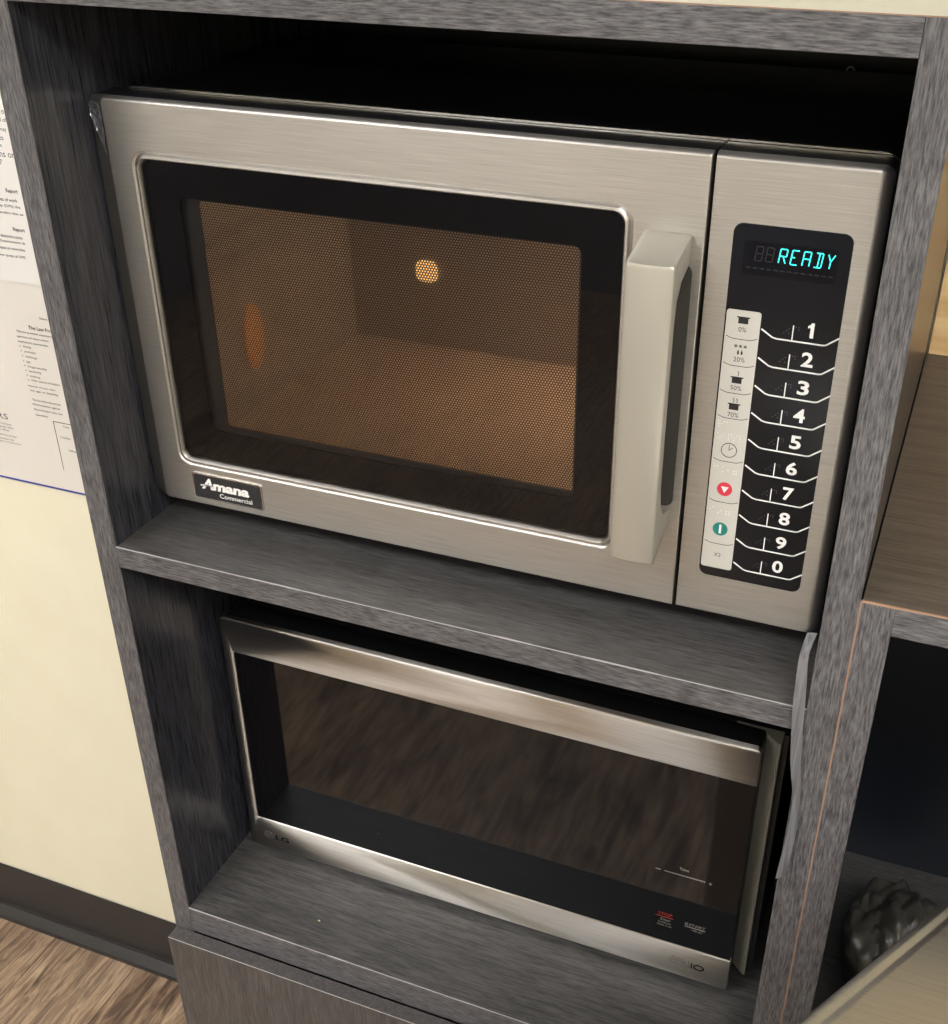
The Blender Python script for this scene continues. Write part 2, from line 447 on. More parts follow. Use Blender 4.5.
obj('back_panel', bx(XI0, XI1, 0.444, 0.452, FLOOR + 0.1, ZTB), M['black_back'], cab, label='black back panel')
dr = obj('door', bx(0.0014, 0.6172, -0.0168, -0.001, FLOOR + 0.11, ZD, bev=0.0008), M['lam_door'], cab, label='brown-grey cabinet door')
obj('toe_kick', bx(XI0, XI1, 0.06, 0.075, FLOOR, FLOOR + 0.1), M['lam_h'], cab)


def wear(parent, x0, x1, y, z, seed, chips):
    """irregular pale worn arris with chips along the shelf edge"""
    bm = bmesh.new(); n = 260; rnd = random.Random(seed)
    top = []; bot = []
    for i in range(n + 1):
        x = x0 + (x1 - x0) * i / n
        w = 0.00045 + 0.0005 * max(0, mnoise.noise(Vector((x * 60, seed, 0)))) + (0.0004 if mnoise.noise(Vector((x * 14, seed, 3))) > 0.1 else 0)
        top.append((x, y + 0.0002 + w, z + 0.00006)); bot.append((x, y - 0.00012, z - w * 0.5))
    rows = [[bm.verts.new(p) for p in top], [bm.verts.new((x, y - 0.0001, z + 0.00006)) for x, _, _ in top], [bm.verts.new(p) for p in bot]]
    for a, b in zip(rows, rows[1:]):
        for i in range(n): bm.faces.new((a[i], a[i + 1], b[i + 1], b[i]))
    obj('worn_edge', bm, M['edge_wear'], parent, label='pale worn front edge')


wear(ms, XI0, XI1, 0, 0, 2, 0)
wear(bs, XI0, XI1, 0, ZB, 7, 0)
# worn top arris of the door and bare hairline joints
obj('worn_edge', bx(0.002, 0.6165, -0.0170, -0.0164, ZD - 0.0002, ZD + 0.0001), M['edge_wear'], dr, label='pale worn top edge')
obj('joint', bx(XI1 - 0.0003, XI1 + 0.0003, -0.00008, 0.001, ZTB, ZT), M['black_plastic'], cab)
obj('upper_face', bx(X0 + 0.001, X1 - 0.001, 0.0032, WALL_Y - 0.004, ZT, ZT + 0.0005), M['top_face'], tp, label='pale upper face')
obj('raw_edge', bx(0.1, X1, 0.0012, 0.0030, ZT, ZT + 0.0004), M['raw_board'], tp, label='thin raw particle board line')
# little screw ring at the top of the back panel
bm = bmesh.new()
loft(bm, [[(0.513 + r * math.cos(2 * PI * i / 20), y, 0.338 + r * math.sin(2 * PI * i / 20)) for i in range(20)] for r, y in ((0.0042, 0.444), (0.0042, 0.4425), (0.0024, 0.4425), (0.0024, 0.4438))])
obj('screw_ring', bm, plain('screw ring', (225, 220, 212), 0.5), cab, label='small grey ring')
# peeling strip of edge banding
lft = [(0.5887, 0.060, 0.004), (0.5865, 0.0434, -0.001), (0.5872, 0.02, -0.004), (0.5882, 0.0017, -0.006), (0.5923, -0.0435, -0.005), (0.5968, -0.070, -0.004), (0.5984, -0.0846, -0.004), (0.5988, -0.105, -0.005), (0.5980, -0.1229, -0.006), (0.5961, -0.157, -0.008)]
rgt = [(0.5952, 0.061, 0.004), (0.5926, 0.0451, -0.001), (0.5945, 0.022, -0.003), (0.5958, 0.004, -0.004), (0.5991, -0.0412, -0.003), (0.6022, -0.068, -0.002), (0.6034, -0.083, -0.002), (0.6044, -0.103, -0.003), (0.6046, -0.1204, -0.004), (0.6030, -0.1543, -0.006)]


def smooth_path(P, k=5):
    out = []
    for i in range(len(P) - 1):
        p0, p1, p2, p3 = (Vector(P[max(i - 1, 0)]), Vector(P[i]), Vector(P[i + 1]), Vector(P[min(i + 2, len(P) - 1)]))
        for j in range(k):
            t = j / k
            out.append(0.5 * ((2 * p1) + (p2 - p0) * t + (2 * p0 - 5 * p1 + 4 * p2 - p3) * t * t + (3 * p1 - p0 - 3 * p2 + p3) * t ** 3))
    out.append(Vector(P[-1])); return out


bm = bmesh.new(); A = smooth_path(lft); B = smooth_path(rgt); rows = []
for a, b in zip(A, B):
    rows.append([bm.verts.new((a.x, a.z, a.y)), bm.verts.new((b.x, b.z, b.y)), bm.verts.new((b.x, b.z + 0.0007, b.y)), bm.verts.new((a.x, a.z + 0.0007, a.y))])
for r, s in zip(rows, rows[1:]):
    for i in range(4):
        j = (i + 1) % 4; bm.faces.new((r[i], r[j], s[j], s[i]))
bm.faces.new(rows[0]); bm.faces.new(rows[-1])
obj('peeling_edge_band', bm, M['band'], cab, smooth=True, label='loose curled strip of grey edge banding')
# crumbs on the shelves
for x, y, z, r in [(0.155, 0.035, ZB, 0.0009)]:
    t = thing('crumb', 'tiny yellow crumb on the bottom shelf of the cabinet', 'crumb', (x, y, z))
    bm = bmesh.new(); bmesh.ops.create_icosphere(bm, subdivisions=2, radius=r, matrix=Matrix.Translation((x, y, z + r * 0.7)) @ Matrix.Diagonal((1.6, 1, 0.8, 1)))
    obj('grain', bm, plain('crumb', (220, 205, 150), 0.6), t)
# ------------------------------------------------------------------ upper commercial microwave
mw = thing('commercial_microwave', 'larger stainless steel microwave with number keypad and lit READY display on the upper shelf', 'microwave', (0.312, 0.23, 0))
YF1 = 0.0539; YB1 = 0.362
DX0, DX1, PX0, PX1, MZ0, MZ1 = 0.0240, 0.4858, 0.4872, 0.5918, 0.0246, 0.3512
bm = plate(0.0335, 0.0225, 0.5925, 0.3515, 0.012, 0.0885, YB1, bev=0.0015)
# hollow the casing front: separate inner cavity is behind the door, so open the front
fs = [f for f in bm.faces if abs(f.calc_center_median().y - 0.0885) < 1e-6 and len(f.verts) > 8]
bmesh.ops.delete(bm, geom=fs, context='FACES')
obj('casing', bm, M['black_case'], mw, smooth=True, label='black outer casing')
bm = bmesh.new(); loft(bm, [rr(0.0333, 0.0223, 0.5927, 0.3528, 0.012, 0.0865), rr(0.0333, 0.0223, 0.5927, 0.3528, 0.012, 0.0885), rr(0.0365, 0.0255, 0.5895, 0.3485, 0.009, 0.0885), rr(0.0365, 0.0255, 0.5895, 0.3485, 0.009, 0.0865)])
loft(bm, [rr(0.0365, 0.0255, 0.5895, 0.3485, 0.009, 0.0865), rr(0.0333, 0.0223, 0.5927, 0.3528, 0.012, 0.0865)])
obj('front_flange', bm, M['steel_lip'], mw, smooth=True, label='bright steel flange round the casing')
# front bulkhead with cavity opening
cx0, cx1, cz0, cz1 = 0.070, 0.428, 0.070, 0.305
bm = bmesh.new(); loft(bm, [rr(0.036, 0.025, 0.590, 0.349, 0.009, 0.0875), rr(cx0, cz0, cx1, cz1, 0.012, 0.0875), rr(cx0, cz0, cx1, cz1, 0.012, 0.347)], False, True)
obj('cavity', bm, M['cavity'], mw, smooth=True, label='steel oven cavity')
obj('cavity_floor', plate(cx0 + 0.004, cz0 + 0.0005, cx1 - 0.004, cz0 + 0.004, 0.001, 0.092, 0.343), M['ceramic'], mw, label='pale ceramic cavity floor')
bm = bmesh.new()
for zz in (0.208, 0.228): box(bm, cx0 + 0.0005, cx0 + 0.006, 0.11, 0.32, zz, zz + 0.004, bev=0.0015)
for zz in (0.215, 0.238): box(bm, cx0 + 0.02, cx0 + 0.2, 0.341, 0.346, zz, zz + 0.004, bev=0.0015)
obj('embossed_rib', bm, M['cavity'], mw)
obj('cavity_lamp', plate(0.395, 0.240, 0.4270, 0.275, 0.003, 0.330, 0.346), M['lamp'], mw, label='warm glowing cavity lamp')
obj('glow_patch', plate(0.142, 0.138, 0.164, 0.158, 0.006, 0.3435, 0.3465), M['glow'], mw, label='small bright glow added at the back of the cavity')  # added emissive patch standing in for a glow on the cavity back
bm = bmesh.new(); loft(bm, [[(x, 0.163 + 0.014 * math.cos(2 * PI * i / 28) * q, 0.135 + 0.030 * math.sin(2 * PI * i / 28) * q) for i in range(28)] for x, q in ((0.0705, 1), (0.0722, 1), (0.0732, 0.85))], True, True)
obj('side_glow_patch', bm, M['glow_o'], mw, smooth=True, label='orange glow added on the left cavity wall')  # added emissive patch that makes the warm glow on the left wall
bm = bmesh.new()
for fx in (0.08, 0.54):
    for fy in (0.12, 0.33):
        bm = bmesh.new(); loft(bm, [[(fx + r * math.cos(2 * PI * i / 20), fy + r * math.sin(2 * PI * i / 20), z) for i in range(20)] for r, z in ((0.011, 0.0002), (0.013, 0.012), (0.013, 0.0228))], True, True)
        obj('rubber_foot', bm, M['black_plastic'], mw)

# door frame: rounded outside, stepped lip round the window
def rd(r): return (0.0008, r, r, 0.0008)
def rp_(r): return (r, 0.0008, 0.0008, r)


door_loops = [rr(DX0, MZ0, DX1, MZ1, rd(0.006), 0.085), rr(DX0, MZ0, DX1, MZ1, rd(0.007), YF1 + 0.006)]


def door_loop(l, r, b, t, rad, y): return rr(DX0 + l, MZ0 + b, DX1 - r, MZ1 - t, rd(rad), y)


for k in range(1, 7):
    a = math.radians(90 * k / 6); c = 1 - math.cos(a); s = 1 - math.sin(a)
    door_loops.append(door_loop(0.0145 * math.sin(a), 0.0012 * c, 0.0010 * c, 0.0026 * c, 0.007 * (1 - 0.6 * c), YF1 + 0.006 * s if k < 6 else YF1))
door_loops.append(door_loop(0.0150, 0.0018, 0.0015, 0.0032, 0.0024, YF1))
gx0, gx1, gz0, gz1 = 0.0640, 0.4322, 0.0672, 0.3090
for off, rad, y in ((0.0072, 0.0130, YF1), (0.0066, 0.0125, YF1), (0.0060, 0.012, YF1 + 0.0010), (0.0050, 0.0115, YF1 + 0.0014), (0.0044, 0.011, YF1 + 0.0004), (0.0034, 0.0105, YF1 - 0.0008), (0.0016, 0.009, YF1 - 0.0010), (0.0005, 0.0082, YF1 + 0.0004), (0.0, 0.008, YF1 + 0.0022), (0.0, 0.008, 0.060), (0.0, 0.008, 0.085)):
    door_loops.append(rr(gx0 - off, gz0 - off, gx1 + off, gz1 + off, rad, y))
door_loops.append(door_loops[0])
bm = bmesh.new(); loft(bm, door_loops); bmesh.ops.remove_doubles(bm, verts=bm.verts, dist=1e-7)
for f in bm.faces:
    c = f.calc_center_median()
    if c.y > YF1 + 0.0062 and (c.z > MZ1 - 0.003 or c.z < MZ0 + 0.003 or c.x < DX0 + 0.003 or c.x > DX1 - 0.002): f.material_index = 1
door = obj('door', bm, [M['steel'], M['black_case']], mw, smooth=True, label='brushed steel door with rounded window')
bm = bmesh.new(); loft(bm, [rr(gx0 - 0.0002, gz0 - 0.0002, gx1 + 0.0002, gz1 + 0.0002, 0.008, YF1 + 0.0040), rr(gx0 - 0.0002, gz0 - 0.0002, gx1 + 0.0002, gz1 + 0.0002, 0.008, YF1 + 0.0022)], False, True)
obj('window_glass', bm, M['glass'], door, label='clear front glass')
# black printed border behind the glass, with a soft inner dark-grey border
def ring(a, b, y0, y1):
    bm = bmesh.new(); lps = [rr(*a, y0), rr(*b, y0), rr(*b, y1), rr(*a, y1), rr(*a, y0)]
    loft(bm, lps); bmesh.ops.remove_doubles(bm, verts=bm.verts, dist=1e-7); return bm


obj('window_border', ring((gx0, gz0, gx1, gz1, 0.008), (0.0905, 0.0945, 0.4035, 0.2830, 0.007), YF1 + 0.0055, YF1 + 0.0065), M['border'], door, label='black printed window border')
obj('screen_frame', ring((0.080, 0.083, 0.415, 0.296, 0.006), (0.1035, 0.0975, 0.4005, 0.2805, 0.003), YF1 + 0.0110, YF1 + 0.0120), plain('charcoal screen frame', (48, 48, 52), 0.5), door, label='charcoal frame round the screen')
bm = bmesh.new(); bm.faces.new([bm.verts.new(p) for p in ((0.098, YF1 + 0.0125, 0.093), (0.405, YF1 + 0.0125, 0.093), (0.405, YF1 + 0.0125, 0.285), (0.098, YF1 + 0.0125, 0.285))])
obj('perforated_screen', bm, M['mesh'], door, label='perforated door screen')

bm = bmesh.new(); G = []; na, nz = 14, 30
for i in range(na + 1):
    row = []
    for j in range(nz + 1):
        t = i / na; z = 0.3465 - 0.030 * (j / nz) * (0.35 + 0.65 * t) - 0.010 * t * (j / nz)
        n = mnoise.noise(Vector((t * 5, j * 0.33, 1.7))) + 0.5 * mnoise.noise(Vector((t * 11, j * 0.8, 4.2)))
        off = 0.0010 + 0.0012 * n
        row.append(bm.verts.new((DX0 + 0.0145 * t - 0.4 * off, YF1 + 0.006 * (1 - t) - 0.9 * off, z)))
    G.append(row)
for a, b in zip(G, G[1:]):
    for j in range(nz): bm.faces.new((a[j], a[j + 1], b[j + 1], b[j]))
obj('peeling_film', bm, M['film'], door, smooth=True, label='crumpled film at the upper left corner')

# handle: D-shaped bar, arched in plan
hx0, hx1 = 0.4465, 0.4775


def handle():
    yf, yd = 0.0135, YF1 - 0.0002
    out = []                                    # side profile (y, z), outer then inner opening
    zt, zb = 0.2925, 0.0800
    outer = [(yd, 0.3010), (yf + 0.003, zt + 0.0005), (yf + 0.0008, zt - 0.0008), (yf, zt - 0.0035), (yf, zb + 0.003), (yf + 0.0008, zb + 0.0006), (yf + 0.003, zb), (yd, 0.0935)]
    inner = [(yd, 0.2830), (yf + 0.020, 0.2760), (yf + 0.012, 0.2665), (yf + 0.0095, 0.2500), (yf + 0.0095, 0.138), (yf + 0.013, 0.122), (yf + 0.022, 0.1110), (yd, 0.1050)]
    bm = bmesh.new(); nx = 8; cols = []
    for i in range(nx + 1):
        t = i / nx; x = hx0 + (hx1 - hx0) * t; bow = 0.0022 * (1 - (2 * t - 1) ** 2)
        def f(P): return [bm.verts.new((x, y - (bow if y < yd - 0.004 else 0), z)) for y, z in P]
        cols.append((f(outer), f(inner)))
    n = len(outer)
    for (o0, i0), (o1, i1) in zip(cols, cols[1:]):
        for k in range(n - 1):
            bm.faces.new((o0[k], o0[k + 1], o1[k + 1], o1[k])); bm.faces.new((i0[k], i1[k], i1[k + 1], i0[k + 1]))
        bm.faces.new((o0[0], o1[0], i1[0], i0[0])); bm.faces.new((o0[-1], i0[-1], i1[-1], o1[-1]))
    for o, i_ in (cols[0], cols[-1]):
        for k in range(n - 1): bm.faces.new((o[k], i_[k], i_[k + 1], o[k + 1]))
    bmesh.ops.recalc_face_normals(bm, faces=bm.faces)
    es = [e for e in bm.edges if len(e.link_faces) == 2 and e.calc_face_angle() > 0.9]
    bmesh.ops.bevel(bm, geom=es, offset=0.0011, segments=2, profile=0.5, affect='EDGES')
    return bm


obj('handle_backing', plate(hx0 + 0.001, 0.1070, 0.4790, 0.2815, 0.006, YF1 - 0.0004, YF1 + 0.0001), plain('dark backing plate', (46, 43, 38), 0.55), door, label='dark plate behind the handle')  # flat dark plate set on the door between the handle mounts
obj('handle', handle(), M['satin'], door, smooth=True, label='upright satin silver pull handle')

# control panel
pl = [rr(PX0, MZ0, PX1, MZ1, rp_(0.007), 0.085), rr(PX0, MZ0, PX1, MZ1, rp_(0.007), YF1 + 0.008)]
for k in range(1, 7):
    a = math.radians(90 * k / 6); c = 1 - math.cos(a); s = 1 - math.sin(a)
    pl.append(rr(PX0 + 0.0008 * c, MZ0 + 0.0016 * c, PX1 - 0.0082 * c, MZ1 - 0.0026 * c, rp_(0.007 * (1 - 0.55 * c)), YF1 + 0.008 * s if k < 6 else YF1))
pl.append(rr(PX0 + 0.0014, MZ0 + 0.0022, PX1 - 0.0088, MZ1 - 0.0032, rp_(0.0028), YF1))
bm = bmesh.new(); loft(bm, pl, True, True)
for f in bm.faces:
    if f.calc_center_median().y > YF1 + 0.0082: f.material_index = 1
cp = obj('control_panel', bm, [M['steel'], M['black_case']], mw, smooth=True, label='brushed steel control panel')
yo = YF1 - 0.0005
obj('keypad', plate(0.5025, 0.0575, 0.5748, 0.3115, 0.006, yo, YF1 + 0.0003, bev=0.0003), M['black_panel'], cp, label='black touch keypad with white key outlines')
ys = yo - 0.0001
kp = cp
obj('display', plate(0.5100, 0.2800, 0.5672, 0.3014, 0.0006, ys, yo + 0.0002), M['disp'], cp, label='dark display window')
yt = ys - 0.0001
# starburst-style characters
SEG = {'a': ((0, 1), (1, 1)), 'b': ((1, 1), (1, .5)), 'c': ((1, .5), (1, 0)), 'd': ((0, 0), (1, 0)), 'e': ((0, 0), (0, .5)), 'f': ((0, .5), (0, 1)), 'g': ((0, .5), (.5, .5)), 'h': ((.5, .5), (1, .5)), 'i': ((.5, 1), (.5, .5)), 'j': ((.5, .5), (.5, 0)), 'k': ((.5, .5), (1, 0)), 'l': ((.5, .5), (1, 1)), 'm': ((0, 1), (.5, .5))}
GL = {'R': 'abefghk', 'E': 'adefg', 'A': 'abcefgh', 'D': 'abcdij', 'Y': 'lmj', '8': 'abcdefgh'}
def glyphs(s, x, z, w, h, step, sl=0.10, lw=0.00075):
    bm = bmesh.new()
    for n, ch in enumerate(s):
        for g in GL.get(ch, ''):
            (ax, az), (bx_, bz) = SEG[g]; q = 0.08
            ax, az, bx_, bz = ax + (bx_ - ax) * q, az + (bz - az) * q, bx_ - (bx_ - ax) * q, bz - (bz - az) * q
            stroke(bm, [(x + n * step + ax * w + az * h * sl, z + az * h), (x + n * step + bx_ * w + bz * h * sl, z + bz * h)], lw, yt, yt + 0.00008)
    return bm
obj('display_text', glyphs('READY', 0.5318, 0.2895, 0.0042, 0.0088, 0.00715), M['cyan'], cp, label='lit cyan READY')
obj('display_ghost', glyphs('88', 0.5172, 0.2895, 0.0042, 0.0088, 0.0066, lw=0.0006), M['ghost'], cp)
bm = bmesh.new()
for i in range(13): box(bm, 0.5125 + i * 0.0042, 0.5125 + i * 0.0042 + 0.0028, yt, yt + 0.00008, 0.2843, 0.2850)
obj('display_marks', bm, M['ghost'], cp)
# pale strip of pictogram keys
ks = obj('key_strip', plate(0.5035, 0.0648, 0.5256, 0.2568, 0.002, ys, yo + 0.0002), M['keystrip'], cp, label='pale strip of pictogram keys')
sx = 0.5146


def arc_line(z, x0=0.5045, x1=0.5247, dip=0.0016):
    return [(x0, z + dip), (x0 + 0.003, z + dip * 0.25), (x0 + 0.005, z), (x1 - 0.005, z), (x1 - 0.003, z + dip * 0.25), (x1, z + dip)]


bm = bmesh.new()
for z in (0.2375, 0.2192, 0.2000, 0.1818, 0.1498, 0.1183, 0.0848): 
    bm = bmesh.new(); stroke(bm, arc_line(z), 0.0004, yt, yt + 0.0001); obj('key_divider', bm, M['ink'], ks)
bm = bmesh.new()
for z, steam in ((0.2500, 0), (0.2092, 1), (0.1903, 2)):
    stroke(bm, [(sx - 0.0040, z + 0.0022), (sx + 0.0040, z + 0.0022)], 0.0008, yt, yt + 0.0001)
    box(bm, sx - 0.0032, sx + 0.0032, yt, yt + 0.0001, z - 0.0020, z + 0.0022)
    for k in range(steam):
        xx = sx + 0.0004 + (k - (steam - 1) / 2) * 0.0022
        stroke(bm, [(xx, z + 0.0034), (xx + 0.0006, z + 0.0045), (xx - 0.0002, z + 0.0056), (xx + 0.0004, z + 0.0066)], 0.0004, yt, yt + 0.0001)
for k in (-1, 0, 1):
    xx = sx + k * 0.0030; zz = 0.2328
    for a in (30, 90, 150):
        dx, dz = 0.0011 * math.cos(math.radians(a)), 0.0011 * math.sin(math.radians(a)); stroke(bm, [(xx - dx, zz - dz), (xx + dx, zz + dz)], 0.0004, yt, yt + 0.0001)
for k in (-1, 1):
    xx = sx + k * 0.0012; stroke(bm, [(xx, 0.2302), (xx, 0.2290)], 0.0005, yt, yt + 0.0001); stroke(bm, [(xx, 0.2290), (xx, 0.2276)], 0.0012, yt, yt + 0.0001)
obj('pictogram', bm, M['ink'], ks)
for s, z in (('0%', 0.2425), ('20%', 0.2222), ('50%', 0.2024), ('70%', 0.1832), ('X2', 0.0744)):
    text(s, sx, z, yt, M['ink'], ks, 'key_label', h=0.0032 if s != 'X2' else 0.0030, w=0.0050 if s == 'X2' else None, center=True)
bm = bmesh.new()
stroke(bm, [(sx + 0.0052 * math.cos(2 * PI * i / 32), 0.1585 + 0.0052 * math.sin(2 * PI * i / 32)) for i in range(33)], 0.0005, yt, yt + 0.0001)
stroke(bm, [(sx, 0.1622), (sx, 0.1585), (sx + 0.0024, 0.1605)], 0.0004, yt, yt + 0.0001)
obj('clock_symbol', bm, M['ink'], ks)
obj('stop_symbol', disc(sx, 0.1287, 0.0053, yt, yt + 0.0001), M['red'], ks, label='red disc with white triangle')
obj('stop_triangle', extrude_outline([(sx - 0.0027, 0.1306), (sx + 0.0027, 0.1306), (sx, 0.1258)], lambda a, b, d: (a, d, b), yt - 0.0001, yt), M['white'], ks)
obj('start_symbol', disc(sx, 0.0970, 0.0053, yt, yt + 0.0001), M['teal'], ks, label='teal disc with white bar')
obj('start_bar', bx(sx - 0.0008, sx + 0.0008, yt - 0.0001, yt, 0.0935, 0.1005), M['white'], ks)
bm = bmesh.new()


def dots(bm, x0, z0, pat, p=0.0019, r=0.00052, yy=None):
    for rw, row in enumerate(pat):
        for cl, ch in enumerate(row):
            if ch == 'o':
                bmesh.ops.create_icosphere(bm, subdivisions=1, radius=r, matrix=Matrix.Translation((x0 + cl * p, yy if yy else ys, z0 - rw * p)))


bm = bmesh.new(); dots(bm, 0.5058, 0.1790, ['o.oo', 'oo..', 'o...']); obj('braille', bm, M['white'], ks)  # braille dots whitened to stand in for glints on the raised bumps
bm = bmesh.new(); dots(bm, 0.5058, 0.1700, ['o.o.oo.oo', '.oo.o.o.o', 'oo..o.o.o']); obj('braille', bm, M['white'], ks)
bm = bmesh.new(); dots(bm, 0.5060, 0.1455, ['oo.o.....', '.....o.oo', '...o...oo']); obj('braille', bm, M['white'], ks)
bm = bmesh.new(); dots(bm, 0.5062, 0.1135, ['.o......', 'o...o.oo', '...o..oo']); obj('braille', bm, M['white'], ks)

# number keys
bm = bmesh.new(); db = bmesh.new()
for i in range(10):
    dz = -0.01933 * i
    stroke(bm, [(0.5268, 0.2462 + dz), (0.5338, 0.2418 + dz), (0.5365, 0.2412 + dz), (0.5655, 0.2410 + dz), (0.5675, 0.2414 + dz), (0.5747, 0.2468 + dz)], 0.0010, ys, ys + 0.0002)
    stroke(bm, [(0.5462, 0.2412 + dz), (0.5462, 0.2512 + dz)], 0.0007, ys, ys + 0.0002)
    dots(db, 0.5405, 0.2490 + dz, ['..o', '.o.', 'o.o'], 0.0016, 0.0003, yo)
    dots(db, 0.5480, 0.2505 + dz, ['oo', '.o'], 0.0016, 0.0003, yo)
obj('key_outline', bm, M['white'], cp, label='white key outlines')
obj('braille_dots', db, M['dim'], cp)
obj('key_number', extrude_outline([(0.5568, 0.2446), (0.5590, 0.2446), (0.5590, 0.2544), (0.5572, 0.2544), (0.5566, 0.2531), (0.5552, 0.2523), (0.5552, 0.2508), (0.5568, 0.2513)], lambda a, b, d: (a, d, b), ys, ys + 0.0002), M['white'], cp)
for i, s in enumerate('1234567890'):
    if s == '1': continue
    text(s, 0.5575, 0.2446 - 0.01933 * i, ys, M['white'], cp, 'key_number', h=0.0098, w=(0.0052 if s == '1' else 0.0074), bold=0.026, center=True)

# badge
bd = obj('badge', plate(0.0690, 0.0312, 0.1365, 0.0552, 0.0022, YF1 - 0.0011, YF1 + 0.0002, bev=0.0003), M['steel_lip'], door, label='maker badge with bright rim')
obj('badge_face', plate(0.0702, 0.0324, 0.1353, 0.0540, 0.0016, YF1 - 0.0013, YF1 - 0.0009), M['badge'], bd, label='charcoal badge face')
text('A', 0.0775, 0.0412, YF1 - 0.0014, M['white'], bd, 'badge_lettering', w=0.0115, h=0.0105, bold=0.035, shear=0.25)
text('mana', 0.0885, 0.0412, YF1 - 0.0014, M['white'], bd, 'badge_lettering', w=0.0355, h=0.0066, bold=0.045, shear=0.12)
stroke_bm = bmesh.new(); stroke(stroke_bm, [(0.0770, 0.0442), (0.0815, 0.0448), (0.0885, 0.0445)], 0.0012, YF1 - 0.0014, YF1 - 0.0013)
obj('badge_flourish', stroke_bm, M['white'], bd)
text('Commercial', 0.0945, 0.0352, YF1 - 0.0014, M['white'], bd, 'badge_lettering', w=0.0315, h=0.0042, bold=0.008)

# ------------------------------------------------------------------ lower microwave
lg = thing('countertop_microwave', 'smaller microwave with dark glass door between two steel bands on the lower shelf', 'microwave', (0.305, 0.27, ZB))
Y2 = 0.1001; LX0, LX1, LZ0, LZ1 = 0.0365, 0.5613, -0.4290, -0.1306
GX0, GZ0, GZ1 = 0.0480, -0.3885, -0.1700
DB = 0.130
bm = plate(0.0410, -0.4240, 0.5775, -0.1345, 0.006, 0.1350, 0.440, bev=0.0015)
obj('casing', bm, M['black_case'], lg, smooth=True, label='black metal casing')
# grip recess at the right end of the casing
bm = bmesh.new()
prof = [(0.5335, 0.1335), (0.5420, 0.1330), (0.5520, 0.1312), (0.5600, 0.1275), (0.5660, 0.1225), (0.5700, 0.1185), (0.5722, 0.1170), (0.5738, 0.1175), (0.5742, 0.1200), (0.5742, 0.1348), (0.5335, 0.1348)]
zt, zb = -0.1330, -0.4205
lo = [bm.verts.new((x, y, zb)) for x, y in prof]; hi = [bm.verts.new((x, y, zt)) for x, y in prof]
for i in range(len(prof)):
    j = (i + 1) % len(prof); bm.faces.new((lo[i], lo[j], hi[j], hi[i]))
bm.faces.new(lo); bm.faces.new(list(reversed(hi)))
obj('grip_recess', bm, M['grip'], lg, smooth=True, label='olive grey concave finger grip')
obj('side_trim', plate(0.5744, -0.4215, 0.5790, -0.1275, 0.001, 0.1240, 0.1350), M['black_plastic'], lg)
# door: body, steel frame bands, glass
dbm = plate(LX0 + 0.0015, LZ0 + 0.0015, LX1 - 0.001, LZ1 - 0.0015, 0.004, Y2 + 0.0030, DB)
d2 = obj('door', dbm, M['black_plastic'], lg, smooth=True, label='door with dark glass')
bm = bmesh.new()


def cshape(e, y, r=0.0042):
    """C-shaped band outline inset by e"""
    x0, x1, z0, z1 = LX0 + e, LX1 - e, LZ0 + e, LZ1 - e
    P = []
    def arc(cx, cz, rr_, a0, a1, n=5):
        for i in range(n + 1):
            a = math.radians(a0 + (a1 - a0) * i / n); P.append((cx + rr_ * math.cos(a), y, cz + rr_ * math.sin(a)))
    q = max(r - e, 0.001)
    arc(x1 - q, z1 - q, q, 0, 90); arc(x0 + q, z1 - q, q, 90, 180); arc(x0 + q, z0 + q, q, 180, 270); arc(x1 - q, z0 + q, q, 270, 360)
    P.append((x1, y, GZ0 - e)); q2 = 0.0015
    arc(GX0 - e + q2, GZ0 - e + q2, q2, 270, 180, 3); arc(GX0 - e + q2, GZ1 + e - q2, q2, 180, 90, 3)
    P.append((x1, y, GZ1 + e))
    return P


from mathutils.geometry import tessellate_polygon
RL = loft(bm, [cshape(0, Y2 + 0.006), cshape(0, Y2 + 0.0012), cshape(0.0003, Y2 + 0.0004), cshape(0.0009, Y2)])
for lp_ in (RL[0], RL[-1]):
    for tri in tessellate_polygon([[Vector((v.co.x, v.co.z, 0)) for v in lp_]]): bm.faces.new([lp_[k] for k in tri])
fr = obj('steel_frame', bm, M['steel_lg'], d2, smooth=True, label='brushed steel band round three sides')
obj('door_glass', bx(GX0, LX1 - 0.0008, Y2 + 0.0008, Y2 + 0.0035, GZ0 + 0.0002, GZ1 - 0.0002, bev=0.0004, seg=2), M['black_gloss'], d2, label='black reflective door glass')
yg = Y2 + 0.0006
gt = d2
text('Time', 0.5040, -0.2902, yg, M['pale'], gt, 'key_lettering', w=0.0088, h=0.0034)
bm = bmesh.new()
for i in range(22):
    x = 0.4905 + i * 0.00175; hgt = 0.0006 + 0.0013 * i / 21
    box(bm, x, x + 0.0010, yg, yg + 0.0002, -0.2965 - hgt / 2, -0.2965 + hgt / 2)
box(bm, 0.4820, 0.4866, yg, yg + 0.0002, -0.2968, -0.2962)
box(bm, 0.5318, 0.5348, yg, yg + 0.0002, -0.2975, -0.2967); box(bm, 0.5329, 0.5337, yg, yg + 0.0002, -0.2986, -0.2956)
obj('time_slider', bm, M['pale'], gt)
text('STOP', 0.4885, -0.3540, yg, M['darkred'], gt, 'key_lettering', w=0.0135, h=0.0036)
obj('key_line', bx(0.4860, 0.5030, yg, yg + 0.0002, -0.3563, -0.3557), M['darkred'], gt)
text('Clear', 0.4912, -0.3610, yg, M['pale'], gt, 'key_lettering', w=0.0098, h=0.0032)
text('Control Lock', 0.4892, -0.3646, yg, M['pale'], gt, 'key_lettering', w=0.0125, h=0.0024)
text('Hold 3 sec', 0.4885, -0.3682, yg, M['pale'], gt, 'key_lettering', w=0.0145, h=0.0022)
